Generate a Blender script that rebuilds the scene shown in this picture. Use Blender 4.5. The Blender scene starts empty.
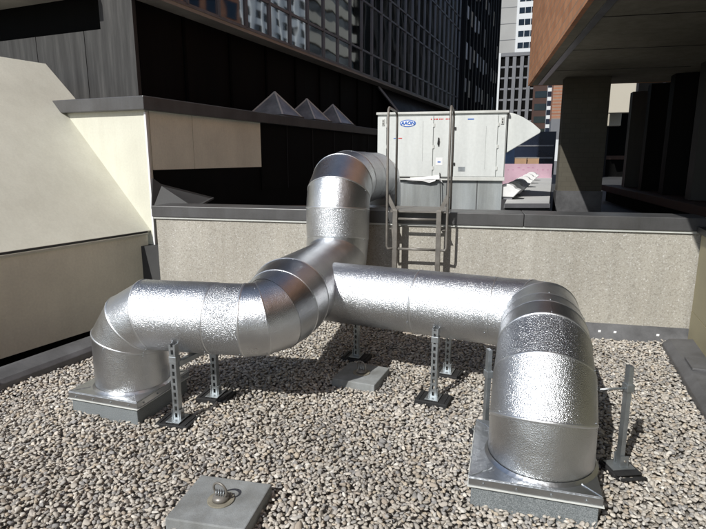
import bpy, bmesh, math, random
import numpy as np
from mathutils import Vector, Matrix
random.seed(7); rng = np.random.default_rng(11)
R = math.radians
S = bpy.context.scene
COL = S.collection

# ------------------------------------------------------------------ camera
PITCH = R(11.4); F = 530.0; CX, CY = 353.0, 264.5; EYE = 1.6
cam_d = bpy.data.cameras.new('camera'); cam = bpy.data.objects.new('camera', cam_d); COL.objects.link(cam)
cam.location = (0, 0, EYE); cam.rotation_euler = (math.pi/2 - PITCH, 0, 0)
cam_d.sensor_width = 36; cam_d.lens = 36*F/706; cam_d.clip_start = 0.05; cam_d.clip_end = 3000
S.camera = cam
def gnd(px, py, z=0.0):
    """point at height z seen in that direction"""
    dx, dz = (px-CX)/F, (py-CY)/F
    f = math.cos(PITCH) - dz*math.sin(PITCH); d = math.sin(PITCH) + dz*math.cos(PITCH)
    s = (EYE-z)/d
    return Vector((dx*s, f*s, z))

# ------------------------------------------------------------------ frames
AZA, AZB = 22.5, 13.0
def fr(az):
    c, s = math.cos(R(az)), math.sin(R(az))
    return lambda u, v, z=0.0: Vector((u*c + v*s, -u*s + v*c, z))
LA, LB = fr(AZA), fr(AZB)

# ------------------------------------------------------------------ materials
def nodes(name):
    m = bpy.data.materials.new(name); m.use_nodes = True
    nt = m.node_tree; p = nt.nodes['Principled BSDF']
    return m, nt, p
def N(nt, t, **kw):
    n = nt.nodes.new(t)
    for k, v in kw.items():
        if hasattr(n, k): setattr(n, k, v)
        else: n.inputs[k].default_value = v
    return n
def L(nt, a, b): nt.links.new(a, b)
def rgba(c): return (c[0], c[1], c[2], 1)
def mix(nt, fac, a, b, bt='MIX'):
    n = nt.nodes.new('ShaderNodeMix'); n.data_type = 'RGBA'; n.blend_type = bt
    for s, v in ((n.inputs[0], fac), (n.inputs[6], a), (n.inputs[7], b)):
        if hasattr(v, 'is_output'): nt.links.new(v, s)
        elif isinstance(v, (int, float)): s.default_value = v
        else: s.default_value = rgba(v)
    return n.outputs[2]
def ramp(nt, src, stops):
    n = nt.nodes.new('ShaderNodeValToRGB'); e = n.color_ramp.elements
    while len(e) < len(stops): e.new(0.5)
    for k, (p, c) in enumerate(stops):
        e[k].position = p; e[k].color = rgba(c) if not isinstance(c, (int, float)) else (c, c, c, 1)
    nt.links.new(src, n.inputs[0]); return n.outputs[0]
def coord(nt, sc=(1, 1, 1), which='Object'):
    t = nt.nodes.new('ShaderNodeTexCoord'); mp = nt.nodes.new('ShaderNodeMapping')
    mp.inputs['Scale'].default_value = sc; nt.links.new(t.outputs[which], mp.inputs[0]); return mp.outputs[0]
def noise(nt, vec, scale, detail=4, rough=.55):
    n = N(nt, 'ShaderNodeTexNoise'); n.inputs['Scale'].default_value = scale
    n.inputs['Detail'].default_value = detail; n.inputs['Roughness'].default_value = rough
    nt.links.new(vec, n.inputs['Vector']); return n.outputs[0]
def bump(nt, p, h, strength, dist=.01, prev=None):
    b = N(nt, 'ShaderNodeBump'); b.inputs['Strength'].default_value = strength; b.inputs['Distance'].default_value = dist
    nt.links.new(h, b.inputs['Height'])
    if prev is not None: nt.links.new(prev, b.inputs['Normal'])
    nt.links.new(b.outputs[0], p.inputs['Normal']); return b.outputs[0]

def paint(name, col, rough=.5, metal=0.0, var=.12, scale=3.0, streak=False, fine=60, bs=.08, spec=.5):
    m, nt, p = nodes(name)
    v = coord(nt, (1, 1, .12) if streak else (1, 1, 1))
    n1 = noise(nt, v, scale*(3 if streak else 1), 6, .6)
    dark = tuple(c*(1-var*2) for c in col); lite = tuple(min(1, c*(1+var)) for c in col)
    c = ramp(nt, n1, [(.3, dark), (.7, lite)])
    n2 = noise(nt, coord(nt), fine, 3)
    c = mix(nt, .12, c, ramp(nt, n2, [(.35, tuple(x*.6 for x in col)), (.65, lite)]))
    L(nt, c, p.inputs['Base Color'])
    p.inputs['Metallic'].default_value = metal
    p.inputs['Specular IOR Level'].default_value = spec
    r = ramp(nt, n1, [(.3, max(0, rough-.08)), (.7, min(1, rough+.08))])
    L(nt, r, p.inputs['Roughness'])
    if bs: bump(nt, p, n2, bs, .004)
    return m

def weather(mname, amt=.35, seed=0.0):
    m = M[mname]; nt = m.node_tree; p = nt.nodes['Principled BSDF']; src = p.inputs['Base Color'].links[0].from_socket
    v = coord(nt, (1, 1, .07)); n = noise(nt, v, 7, 5, .7)
    c = mix(nt, amt, src, ramp(nt, n, [(.38, (.62, .58, .52)), (.6, (1, 1, 1))]), 'MULTIPLY')
    n2 = noise(nt, coord(nt), .9, 6, .6)
    c = mix(nt, amt, c, ramp(nt, n2, [(.35, (.74, .72, .68)), (.6, (1, 1, 1))]), 'MULTIPLY')
    L(nt, c, p.inputs['Base Color'])
def foil(name, base=(.80, .80, .81), rough=.3, grain=1.0, dent=1.0, scale=150):
    m, nt, p = nodes(name)
    v = coord(nt)
    big = noise(nt, v, 5, 3)
    L(nt, ramp(nt, big, [(.3, tuple(c*.82 for c in base)), (.7, base)]), p.inputs['Base Color'])
    p.inputs['Metallic'].default_value = 1
    sm = noise(nt, v, 3, 3)
    L(nt, ramp(nt, sm, [(.3, rough-.03), (.7, rough+.04)]), p.inputs['Roughness'])
    b1 = bump(nt, p, noise(nt, v, 9, 2), .35*dent, .012)
    vor = N(nt, 'ShaderNodeTexVoronoi', Scale=scale); L(nt, v, vor.inputs['Vector'])
    b2 = bump(nt, p, vor.outputs['Distance'], .34*grain, .006, b1)
    b3 = bump(nt, p, noise(nt, v, scale*.8, 2), .45*grain, .006, b2)
    return m
M = {}
M['foil'] = foil('embossed foil', base=(.74, .76, .79), rough=.31, grain=.95, dent=.5, scale=230)
M['foil_b'] = foil('embossed foil duller', base=(.64, .66, .69), rough=.34, grain=1.35, dent=.5, scale=210)
M['foil_s'] = foil('smooth foil', base=(.72, .74, .765), rough=.30, grain=.55, dent=.9, scale=240)
M['seam'] = foil('seam tape', base=(.78, .80, .82), rough=.42, grain=.25, dent=.3)
M['galv'] = foil('galvanised sheet', base=(.62, .64, .66), rough=.33, grain=.4, dent=.8, scale=40)
M['galv_d'] = paint('galvanised strut', (.42, .45, .47), .42, .85, .15, 9, fine=120)
M['rubber'] = paint('black rubber', (.018, .018, .019), .75, 0, .2, 12)
M['hood_white'] = paint('white hood', (.72, .72, .72), .5, 0, .06, 3)
M['unit'] = paint('white unit enamel', (.66, .685, .67), .42, 0, .05, 2.2, streak=True, fine=30, bs=.04)
M['unit_trim'] = paint('white unit trim', (.60, .61, .58), .45, 0, .08, 4, fine=30)
M['unit_curb'] = paint('grey curb metal', (.40, .43, .44), .45, .25, .12, 2.5, streak=True)
M['blue'] = paint('blue print', (.02, .13, .5), .5, 0, .02)
M['red'] = paint('red print', (.55, .03, .03), .5, 0, .02)
M['white'] = paint('white print', (.8, .8, .8), .5, 0, .02)
M['dark'] = paint('dark plastic', (.03, .03, .03), .5, 0, .2)
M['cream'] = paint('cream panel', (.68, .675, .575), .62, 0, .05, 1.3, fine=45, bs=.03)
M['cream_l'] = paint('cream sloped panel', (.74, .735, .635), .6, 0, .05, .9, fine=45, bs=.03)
M['tan'] = paint('cream panel lifted for shade', (.86, .845, .70), .6, 0, .08, 1.4, fine=45, bs=.03)  # cream lifted in colour for panels turned away from the sun
M['olive'] = paint('olive beige metal', (.36, .32, .20), .5, 0, .1, 2)
M['cap'] = paint('dark grey capping', (.105, .105, .108), .38, .2, .14, 2.5, bs=.05)
M['flash'] = paint('lead grey flashing', (.115, .115, .12), .5, .15, .25, 4, bs=.15)
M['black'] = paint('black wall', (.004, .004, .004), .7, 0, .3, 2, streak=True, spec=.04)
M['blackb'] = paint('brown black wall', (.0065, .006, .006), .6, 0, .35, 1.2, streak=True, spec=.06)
M['mull'] = paint('anodised mullion', (.20, .20, .215), .38, .3, .15, 3, bs=0)
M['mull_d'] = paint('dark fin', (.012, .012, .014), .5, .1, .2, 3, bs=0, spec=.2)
M['soffit_l'] = paint('painted soffit', (.34, .31, .27), .7, 0, .15, 1.5)
M['soffit'] = paint('soffit concrete', (.27, .25, .20), .8, 0, .14, .8, spec=.1)
M['galv_l'] = paint('ladder steel', (.22, .205, .185), .45, .35, .12, 12)
M['conc'] = paint('concrete paver', (.27, .285, .29), .85, 0, .14, 7, fine=170, bs=.35)
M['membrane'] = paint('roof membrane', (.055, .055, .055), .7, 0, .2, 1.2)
M['whiteroof'] = paint('pale roof strip', (.50, .50, .49), .7, 0, .08, .8)
M['print'] = paint('faded print', (.5, .22, .36), .7)
M['pink'] = paint('pink insulation', (.60, .40, .48), .7, 0, .1, 2)
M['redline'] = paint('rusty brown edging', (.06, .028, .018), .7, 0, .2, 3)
M['crate'] = paint('tan carton', (.42, .27, .16), .7, 0, .1, 2)
M['bluedk'] = paint('dark blue glass', (.01, .016, .035), .3, 0, .3, .2)
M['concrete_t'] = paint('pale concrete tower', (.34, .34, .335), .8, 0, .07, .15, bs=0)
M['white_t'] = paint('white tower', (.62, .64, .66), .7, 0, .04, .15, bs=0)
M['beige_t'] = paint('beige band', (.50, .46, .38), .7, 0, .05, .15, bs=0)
M['brown_t'] = paint('red brown tower', (.05, .022, .016), .8, 0, .1, .2, bs=0)
M['asphalt'] = paint('asphalt', (.05, .05, .052), .9, 0, .15, .05, bs=0)
M['grey_fin'] = paint('grey fin', (.15, .155, .17), .6, 0, .08, .2, bs=0)

def glass(name, col, rough=.03, wob=.012, sc=1.4):
    m, nt, p = nodes(name)
    v = coord(nt)
    p.inputs['Metallic'].default_value = 1; p.inputs['Roughness'].default_value = rough
    L(nt, ramp(nt, noise(nt, v, .6, 2), [(.3, tuple(c*.8 for c in col)), (.7, col)]), p.inputs['Base Color'])
    bump(nt, p, noise(nt, v, sc, 1), wob*10, .02)
    return m
M['glass'] = glass('coated curtain glass', (.50, .53, .55))
M['glass_d'] = glass('dark window glass', (.10, .11, .12))
M['glass_t'] = glass('far window glass', (.05, .06, .07), .1, 0)
m, nt, p = nodes('skylight glass')
p.inputs['Base Color'].default_value = (.30, .31, .32, 1); p.inputs['Roughness'].default_value = .25
p.inputs['Specular IOR Level'].default_value = .6
L(nt, ramp(nt, noise(nt, coord(nt), 5, 4), [(.3, (.20, .21, .215)), (.7, (.36, .37, .375))]), p.inputs['Base Color'])
M['sky_glass'] = m

for k_, a_ in (('cream_l', .13), ('tan', .08), ('cream', .10), ('unit', .06), ('unit_curb', .4), ('conc', .45), ('cap', .3), ('soffit', .4)): weather(k_, a_)
# exposed aggregate wall
m, nt, p = nodes('exposed aggregate')
v = coord(nt)
vo = N(nt, 'ShaderNodeTexVoronoi', Scale=105); L(nt, v, vo.inputs['Vector'])
sep = nt.nodes.new('ShaderNodeSeparateColor'); L(nt, vo.outputs['Color'], sep.inputs[0])
c = ramp(nt, sep.outputs[0], [(0, (.33, .315, .28)), (.2, (.45, .43, .38)), (.6, (.515, .495, .44)), (.94, (.54, .52, .475)), (1, (.72, .715, .69))])
c = mix(nt, ramp(nt, vo.outputs['Distance'], [(.25, 0), (.75, .5)]), c, (.38, .35, .30))
c = mix(nt, .6, c, ramp(nt, noise(nt, v, 1.3, 6), [(.3, (.80, .80, .80)), (.7, (1, 1, 1))]), 'MULTIPLY')
st = noise(nt, coord(nt, (1, 1, .1)), 6, 4)
c = mix(nt, .45, c, ramp(nt, st, [(.35, (.78, .78, .78)), (.65, (1, 1, 1))]), 'MULTIPLY')
L(nt, c, p.inputs['Base Color']); p.inputs['Roughness'].default_value = .85
bump(nt, p, vo.outputs['Distance'], -.5, .005)
M['aggregate'] = m

weather('aggregate', .22)
# insulated curb skin (grey stucco)
m, nt, p = nodes('grey mineral cap sheet')
v = coord(nt)
c = ramp(nt, noise(nt, v, 260, 2), [(.3, (.10, .115, .12)), (.5, (.19, .21, .22)), (.75, (.34, .36, .37))])
c = mix(nt, .4, c, ramp(nt, noise(nt, v, 6, 4), [(.3, (.7, .7, .7)), (.7, (1, 1, 1))]), 'MULTIPLY')
L(nt, c, p.inputs['Base Color']); p.inputs['Roughness'].default_value = .9
bump(nt, p, noise(nt, v, 260, 2), .5, .004)
M['capsheet'] = m

# brick (local y,z of frame B)
def brick(name, c1, c2, mortar, sc, ax='YZ', bw=.5, rh=.25):
    m, nt, p = nodes(name)
    t = nt.nodes.new('ShaderNodeTexCoord'); s = nt.nodes.new('ShaderNodeSeparateXYZ'); cb = nt.nodes.new('ShaderNodeCombineXYZ')
    L(nt, t.outputs['Object'], s.inputs[0]); L(nt, s.outputs[ax[0]], cb.inputs[0]); L(nt, s.outputs[ax[1]], cb.inputs[1])
    b = N(nt, 'ShaderNodeTexBrick'); L(nt, cb.outputs[0], b.inputs['Vector'])
    b.inputs['Scale'].default_value = sc; b.inputs['Color1'].default_value = rgba(c1); b.inputs['Color2'].default_value = rgba(c2)
    b.inputs['Mortar'].default_value = rgba(mortar); b.inputs['Mortar Size'].default_value = .016
    b.inputs['Brick Width'].default_value = bw; b.inputs['Row Height'].default_value = rh; b.inputs['Bias'].default_value = -.1
    c = mix(nt, .5, b.outputs['Color'], ramp(nt, noise(nt, t.outputs['Object'], 2.2, 5), [(.3, (.65, .65, .65)), (.7, (1, 1, 1))]), 'MULTIPLY')
    L(nt, c, p.inputs['Base Color']); p.inputs['Roughness'].default_value = .85
    bump(nt, p, b.outputs['Fac'], -.4, .006)
    return m
M['brick'] = brick('orange brick', (.56, .265, .135), (.42, .18, .085), (.30, .22, .16), 2.2)
M['brick_far'] = brick('far brick', (.36, .15, .08), (.28, .11, .06), (.3, .2, .15), 1.0)
M['block'] = brick('beige blockwork', (.10, .091, .07), (.092, .083, .063), (.082, .074, .057), 3.0, 'XZ')

# stained grey metal cladding
m, nt, p = nodes('weathered grey cladding')
n = noise(nt, coord(nt, (1, 1, .08)), 9, 7, .65)
c = ramp(nt, n, [(.28, (.032, .031, .03)), (.5, (.052, .051, .050)), (.72, (.088, .086, .083))])
L(nt, c, p.inputs['Base Color']); p.inputs['Roughness'].default_value = .7; p.inputs['Specular IOR Level'].default_value = .2
M['cladding'] = m

# gravel stones
m, nt, p = nodes('river gravel')
at = nt.nodes.new('ShaderNodeAttribute'); at.attribute_name = 'stone'
v = coord(nt)
c = mix(nt, .55, at.outputs['Color'], ramp(nt, noise(nt, v, 60, 5, .65), [(.3, (.62, .60, .58)), (.7, (1.0, 1.0, 1.0))]), 'MULTIPLY')
L(nt, c, p.inputs['Base Color']); p.inputs['Roughness'].default_value = .8
p.inputs['Specular IOR Level'].default_value = .25
bump(nt, p, noise(nt, v, 130, 4), .4, .004)
M['gravel'] = m
m, nt, p = nodes('gravel bed')
v = coord(nt); vo = N(nt, 'ShaderNodeTexVoronoi', Scale=32); L(nt, v, vo.inputs['Vector'])
sep = nt.nodes.new('ShaderNodeSeparateColor'); L(nt, vo.outputs['Color'], sep.inputs[0])
c = ramp(nt, sep.outputs[0], [(0, (.22, .20, .18)), (.5, (.34, .31, .28)), (1, (.45, .42, .38))])
c = mix(nt, ramp(nt, vo.outputs['Distance'], [(.3, 0), (.65, .9)]), c, (.12, .11, .095))
L(nt, c, p.inputs['Base Color']); p.inputs['Roughness'].default_value = .9
bump(nt, p, vo.outputs['Distance'], -1, .02)
M['bed'] = m

# ------------------------------------------------------------------ object helpers
def tag(o, label=None, cat=None, group=None, kind=None):
    if label: o['label'] = label
    if cat: o['category'] = cat
    if group: o['group'] = group
    if kind: o['kind'] = kind
    return o
def thing(name, label, cat, loc=(0, 0, 0), az=0.0, group=None):
    o = bpy.data.objects.new(name, None); COL.objects.link(o)
    o.location = loc; o.rotation_euler = (0, 0, -R(az)); o.empty_display_size = .1
    return tag(o, label, cat, group)
def copy_tree(o, parent=None):
    c = o.copy(); COL.objects.link(c); c.parent = parent
    for ch in o.children: copy_tree(ch, c)
    return c
class MB:
    def __init__(s): s.b = bmesh.new(); s.smooth = False
    def poly(s, pts):
        return s.b.faces.new([s.b.verts.new(p) for p in pts])
    def box(s, x0, x1, y0, y1, z0, z1):
        v = [s.b.verts.new((x, y, z)) for z in (z0, z1) for y in (y0, y1) for x in (x0, x1)]
        for f in ((0, 2, 3, 1), (4, 5, 7, 6), (0, 1, 5, 4), (2, 6, 7, 3), (0, 4, 6, 2), (1, 3, 7, 5)):
            s.b.faces.new([v[i] for i in f])
        return s
    def prism(s, pts, d):
        """closed polygon pts (3-D) pushed along vector d"""
        d = Vector(d); a = [s.b.verts.new(p) for p in pts]; c = [s.b.verts.new(Vector(p)+d) for p in pts]
        n = len(a); s.b.faces.new(a); s.b.faces.new(c[::-1])
        for i in range(n): s.b.faces.new((a[i], c[i], c[(i+1) % n], a[(i+1) % n]))
        return s
    def bar(s, p, q, w, h, up=(0, 0, 1)):
        p, q = Vector(p), Vector(q); d = (q-p).normalized(); up = Vector(up)
        if abs(d.dot(up)) > .95: up = Vector((1, 0, 0))
        x = d.cross(up).normalized()*w/2; y = x.cross(d).normalized()*h/2
        s.prism([p-x-y, p+x-y, p+x+y, p-x+y], q-p); return s
    def tube(s, pts, r, n=12, caps=True):
        P = [Vector(p) for p in pts]; rr = r if isinstance(r, (list, tuple)) else [r]*len(P)
        rings = rings_of(P, rr, n)
        vs = [[s.b.verts.new(q) for q in ring] for ring in rings]
        for a, c in zip(vs, vs[1:]):
            for i in range(n):
                f = s.b.faces.new((a[i], a[(i+1) % n], c[(i+1) % n], c[i])); f.smooth = True
        if caps: s.b.faces.new(vs[0][::-1]); s.b.faces.new(vs[-1])
        return s
    def torus(s, c, r, t, ax=(0, 0, 1), n=32, m=8):
        ax = Vector(ax).normalized(); x = ax.orthogonal().normalized(); y = ax.cross(x); c = Vector(c)
        g = [[s.b.verts.new(c + (x*math.cos(a)+y*math.sin(a))*(r+t*math.cos(b)) + ax*t*math.sin(b))
              for b in [2*math.pi*j/m for j in range(m)]] for a in [2*math.pi*i/n for i in range(n)]]
        for i in range(n):
            for j in range(m):
                f = s.b.faces.new((g[i][j], g[(i+1) % n][j], g[(i+1) % n][(j+1) % m], g[i][(j+1) % m])); f.smooth = True
        return s
    def build(s, name, mat, parent=None, bevel=0, label=None):
        bmesh.ops.recalc_face_normals(s.b, faces=s.b.faces)
        me = bpy.data.meshes.new(name); s.b.to_mesh(me); s.b.free()
        me.materials.append(M[mat] if isinstance(mat, str) else mat)
        o = bpy.data.objects.new(name, me); COL.objects.link(o); o.parent = parent
        if bevel:
            mo = o.modifiers.new('bevel', 'BEVEL'); mo.width = bevel; mo.segments = 2; mo.limit_method = 'ANGLE'; mo.angle_limit = R(40)
        if label: o['label'] = label
        return o
def rings_of(P, rr, n):
    """rings on mitre planes along a bent centre line"""
    dirs = [(P[i+1]-P[i]).normalized() for i in range(len(P)-1)]
    x = dirs[0].orthogonal().normalized() if abs(dirs[0].z) > .9 else dirs[0].cross(Vector((0, 0, 1))).normalized()
    out = []
    for i, p in enumerate(P):
        d = dirs[max(0, i-1)]
        if i > 0:
            q = dirs[i-2].rotation_difference(d) if i > 1 else None
            if q: x = q @ x
        y = d.cross(x).normalized()
        nn = (dirs[i-1]+dirs[i]).normalized() if 0 < i < len(P)-1 else d
        ring = []
        for k in range(n):
            a = 2*math.pi*k/n; o = (x*math.cos(a)+y*math.sin(a))*rr[i]
            ring.append(p + o - d*(o.dot(nn)/d.dot(nn)))
        out.append(ring)
    return out
def ring_band(P, rr, i, t, wid, n=64):
    """raised seam bead lying on ring i"""
    ring = rings_of(P, rr, n)[i]; c = P[i]
    d = ((P[min(i+1, len(P)-1)]-P[max(i-1, 0)])).normalized()
    mb = MB(); prof = [(0, -wid), (t, -wid*.6), (t, wid*.6), (0, wid)]
    g = []
    for q in ring:
        o = (q-c).normalized(); g.append([mb.b.verts.new(q + o*(a-.0015) + d*b) for a, b in prof])
    for k in range(n):
        for j in range(3):
            f = mb.b.faces.new((g[k][j], g[(k+1) % n][j], g[(k+1) % n][j+1], g[k][j+1])); f.smooth = True
    return mb

# ------------------------------------------------------------------ world / light
SUN_AZ, SUN_EL = 37.0, 41.0                  # the light travels towards SUN_AZ (from +Y clockwise)
w = bpy.data.worlds.new('World'); S.world = w; w.use_nodes = True
nt = w.node_tree; bg = nt.nodes['Background']
sk = nt.nodes.new('ShaderNodeTexSky'); sk.sky_type = 'NISHITA'; sk.sun_disc = False
sk.sun_elevation = R(SUN_EL); sk.sun_rotation = R(SUN_AZ+180); sk.altitude = 100; sk.dust_density = .6
nt.links.new(sk.outputs[0], bg.inputs[0]); bg.inputs[1].default_value = .098
sd = bpy.data.lights.new('sun', 'SUN'); so = bpy.data.objects.new('sun', sd); COL.objects.link(so)
sd.energy = 4.6; sd.angle = R(.5); sd.color = (1, .98, .93)
t = Vector((math.sin(R(SUN_AZ))*math.cos(R(SUN_EL)), math.cos(R(SUN_AZ))*math.cos(R(SUN_EL)), -math.sin(R(SUN_EL))))
so.rotation_euler = t.to_track_quat('-Z', 'Y').to_euler(); so.location = (-6, -6, 12)
S.view_settings.view_transform = 'Standard'; S.view_settings.look = 'None'; S.view_settings.exposure = 0
S.render.engine = 'CYCLES'

# ================================================================== SETTING
mb = MB(); mb.poly([(-900, -900, -22), (900, -900, -22), (900, 1500, -22), (-900, 1500, -22)])
tag(mb.build('ground', 'asphalt'), kind='structure')
mb = MB(); mb.prism([(-6.5, -5.5, -1.2), (-2.35, 3.40, -1.2), (-1.35, 5.55, -1.2), (-1.35, 7.5, -1.2), (9, 7.5, -1.2), (9, -5.5, -1.2)], (0, 0, 1.17)); tag(mb.build('roof_deck', 'bed'), kind='structure')
mb = MB(); mb.box(-9, 0, -7, 7.5, -1.3, -1.21); tag(mb.build('trench_shade', 'black'), kind='structure')  # black colour puts the shade of the trench into its floor
PH = 5.03                                    # parapet front, along frame B
# upper roof (rotated like the parapet)
mb = MB(); mb.box(-14, 14, PH+.29, 34, .1, .6)
o = mb.build('upper_roof', 'membrane'); o.rotation_euler.z = -R(AZB); tag(o, kind='structure')

# ---- gravel: joined real stones
def ico(sub):
    b = bmesh.new(); bmesh.ops.create_icosphere(b, subdivisions=sub, radius=1)
    v = np.array([x.co[:] for x in b.verts]); f = np.array([[q.index for q in x.verts] for x in b.faces]); b.free(); return v, f
def stones(pts, size, sub, zc, palette):
    V0, F0 = ico(sub); n = len(pts); k = len(V0)
    var = []
    for _ in range(14):
        d = rng.normal(size=(9, 3)); v = V0.copy()
        dn = d/np.linalg.norm(d, axis=1)[:, None]
        for q in dn: 
            h = v@q; cut = rng.uniform(.42, .8); m_ = h > cut
            v[m_] -= np.outer((h[m_]-cut)*.95, q)
        v *= 1 + .06*np.sin(v@rng.normal(size=(3, 1))*3)
        var.append(v)
    var = np.array(var)
    V = var[rng.integers(0, len(var), n)]
    sc = np.stack([size*rng.uniform(.85, 1.45, n), size*rng.uniform(.65, 1.0, n), size*rng.uniform(.38, .68, n)], 1)
    V = V*sc[:, None, :]
    ax = rng.uniform(0, 2*np.pi, n); tx = rng.normal(0, .27, n); ty = rng.normal(0, .27, n)
    def rot(a, i, j):
        m = np.zeros((n, 3, 3)); m[:, 0, 0] = m[:, 1, 1] = m[:, 2, 2] = 1
        m[:, i, i] = np.cos(a); m[:, j, j] = np.cos(a); m[:, i, j] = -np.sin(a); m[:, j, i] = np.sin(a); return m
    Rm = rot(ax, 0, 1) @ rot(tx, 1, 2) @ rot(ty, 0, 2)
    V = np.einsum('nij,nkj->nki', Rm, V)
    V[:, :, 0] += pts[:, 0, None]; V[:, :, 1] += pts[:, 1, None]; V[:, :, 2] += zc[:, None]
    Fc = (F0[None] + (np.arange(n)*k)[:, None, None]).reshape(-1, 3)
    col = palette[rng.integers(0, len(palette), n)]*rng.uniform(.76, 1.02, (n, 1))*np.array([[1.015, .985, .96]])
    x, y = pts[:, 0], pts[:, 1]
    patch = .95+.07*np.sin(x*2.3+1.2*np.sin(y*1.7))*np.sin(y*2.9+x)+.05*np.sin(x*6.1+y*4.3)
    col = col*patch[:, None]
    return V.reshape(-1, 3), Fc, np.repeat(col, k, axis=0)
pal = np.array([(.58, .55, .49), (.50, .475, .43), (.40, .395, .38), (.64, .61, .55), (.47, .42, .36), (.54, .515, .475), (.33, .33, .33),
                (.66, .635, .585), (.56, .50, .41), (.44, .435, .425), (.51, .485, .44), (.60, .565, .515), (.72, .71, .67), (.47, .445, .405)])
ca, sa = math.cos(R(AZA)), math.sin(R(AZA)); cb_, sb_ = math.cos(R(AZB)), math.sin(R(AZB))
def inside(p):
    a = (p[:, 0]+2.46)*math.cos(R(25)) - (p[:, 1]-3.447)*math.sin(R(25)); h = p[:, 0]*sb_ + p[:, 1]*cb_; g = p[:, 0]*cb_ - p[:, 1]*sb_
    return (a > -.01) & (h < PH-.10) & ~((p[:, 0] > 2.68-(4.34-p[:, 1])*.364) & (p[:, 1] < 4.36)) & (p[:, 0] < 2.9)
def grid(sp, y0=1.2, y1=6.2, x0=-3.6, x1=3.6):
    nx, ny = int((x1-x0)/sp), int((y1-y0)/sp)
    X, Y = np.meshgrid(np.arange(nx), np.arange(ny)); X = X + .5*(Y % 2)
    p = np.stack([X.ravel()*sp+x0, Y.ravel()*sp+y0], 1).astype(float); p += rng.uniform(-.42, .42, p.shape)*sp
    # keep only what a camera near the photograph's could see
    k = (np.abs(p[:, 0]) < .78*p[:, 1]+.75) & inside(p); return p[k]
blocks = []
p1 = grid(.0250); s1 = rng.uniform(.0108, .0172, len(p1)); s1[rng.random(len(p1)) < .1] *= 1.3
und = lambda p: .006*np.sin(p[:, 0]*7+1)+.006*np.sin(p[:, 1]*9)+.004*np.sin(p[:, 0]*19+p[:, 1]*13)
blocks.append(stones(p1, s1, 2, und(p1)+rng.uniform(-.004, .012, len(p1)), pal))
p2 = grid(.027); s2 = rng.uniform(.013, .018, len(p2))
blocks.append(stones(p2, s2, 1, und(p2)-.007+rng.uniform(-.004, .004, len(p2)), pal))
off = 0; VV, FF, CC = [], [], []
for v_, f_, c_ in blocks: VV.append(v_); FF.append(f_+off); CC.append(c_); off += len(v_)
VV = np.concatenate(VV); FF = np.concatenate(FF); CC = np.clip(np.concatenate(CC), 0, 1)
me = bpy.data.meshes.new('gravel'); me.vertices.add(len(VV)); me.vertices.foreach_set('co', VV.astype(np.float32).ravel())
me.loops.add(len(FF)*3); me.loops.foreach_set('vertex_index', FF.astype(np.int32).ravel())
me.polygons.add(len(FF)); me.polygons.foreach_set('loop_start', np.arange(0, len(FF)*3, 3, dtype=np.int32))
try: me.polygons.foreach_set('loop_total', np.full(len(FF), 3, dtype=np.int32))
except Exception: pass
me.update(calc_edges=True)
me.polygons.foreach_set('use_smooth', np.ones(len(FF), dtype=bool))
ca_ = me.color_attributes.new('stone', 'FLOAT_COLOR', 'POINT')
ca_.data.foreach_set('color', np.concatenate([CC, np.ones((len(CC), 1))], 1).astype(np.float32).ravel())
me.materials.append(M['gravel']); go = bpy.data.objects.new('gravel', me); COL.objects.link(go)
tag(go, 'rounded grey and tan river gravel covering the lower roof', 'gravel', kind='stuff')

# ================================================================== PARAPET
par = thing('parapet_wall', 'pebble-dash parapet wall with dark metal coping behind the ducts', 'wall', LB(-3.32, PH, 0), AZB)
mb = MB(); mb.box(0, 5.22, 0, .30, -.8, 1.0); mb.build('wall_face', 'aggregate', par)
for x0, x1 in ((-.03, 1.86), (1.864, 3.75), (3.754, 5.25)):
    mb = MB(); mb.box(x0, x1, -.03, .33, .985, 1.10); mb.build('coping', 'cap', par, .006)
mb = MB(); mb.box(-.02, 5.24, -.018, .004, .965, .984); mb.build('drip_edge', 'unit_trim', par)
mb = MB(); mb.prism([(.0, -.10, 0), (.0, -.005, .12), (.0, -.001, .12), (.0, -.001, -.03), (.0, -.10, -.03)], (5.2, 0, 0)); mb.build('base_flashing', 'flash', par)
mb = MB()
for x in (4.22, 4.32, 4.45, 4.58, 4.93): mb.prism([(x, -.064, .049), (x+.022, -.064, .049), (x+.026, -.052, .064), (x+.004, -.052, .064)], (0, -.004, .005))
mb.build('nail_plate', 'white', par)

# ================================================================== LEFT MONITOR (sloped cream structure)
mon = thing('roof_monitor', 'cream metal structure with sloping side panel at left edge of gravel', 'roof structure', (-2.40, 6.10, 0), 28)
mb = MB(); mb.box(-.012, 0, -7, .02, -.20, .742); mb.build('side_panel', 'tan', mon)
mb = MB(); mb.box(-.004, .004, -7, .02, .744, .764); mb.build('seam', 'dark', mon)
mb = MB(); mb.box(-.01, .016, -7, .02, .722, .741); mb.build('drip_edge', 'cream', mon)
mb = MB(); mb.box(-.30, -.05, -7, 0, -1.2, -.21); mb.build('recess_shade', 'black', mon)  # black colour stands in for the shade under the side panel
mb = MB(); top = [(0, -7, .765), (0, .10, .765), (-1.352, .224, 2.334), (-1.715, .126, 2.755), (-1.715, -7, 2.755)]
mb.prism(top, (-.03, 0, -.026)); mb.build('sloped_panel', 'cream_l', mon, .004)
mb = MB(); mb.prism([(-1.74, -7, 2.72), (-1.74, .10, 2.72), (-3.5, .10, 2.80), (-3.5, -7, 2.80)], (0, 0, -.1)); mb.build('roof_panel', 'cream_l', mon)
lk = thing('roof_kerb', 'low grey flashed kerb along foot of the cream structure at left', 'kerb', (-2.46, 3.447, 0), 25)
lk.location = (-2.46-.6*math.sin(R(25)), 3.447-.6*math.cos(R(25)), 0)
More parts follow.
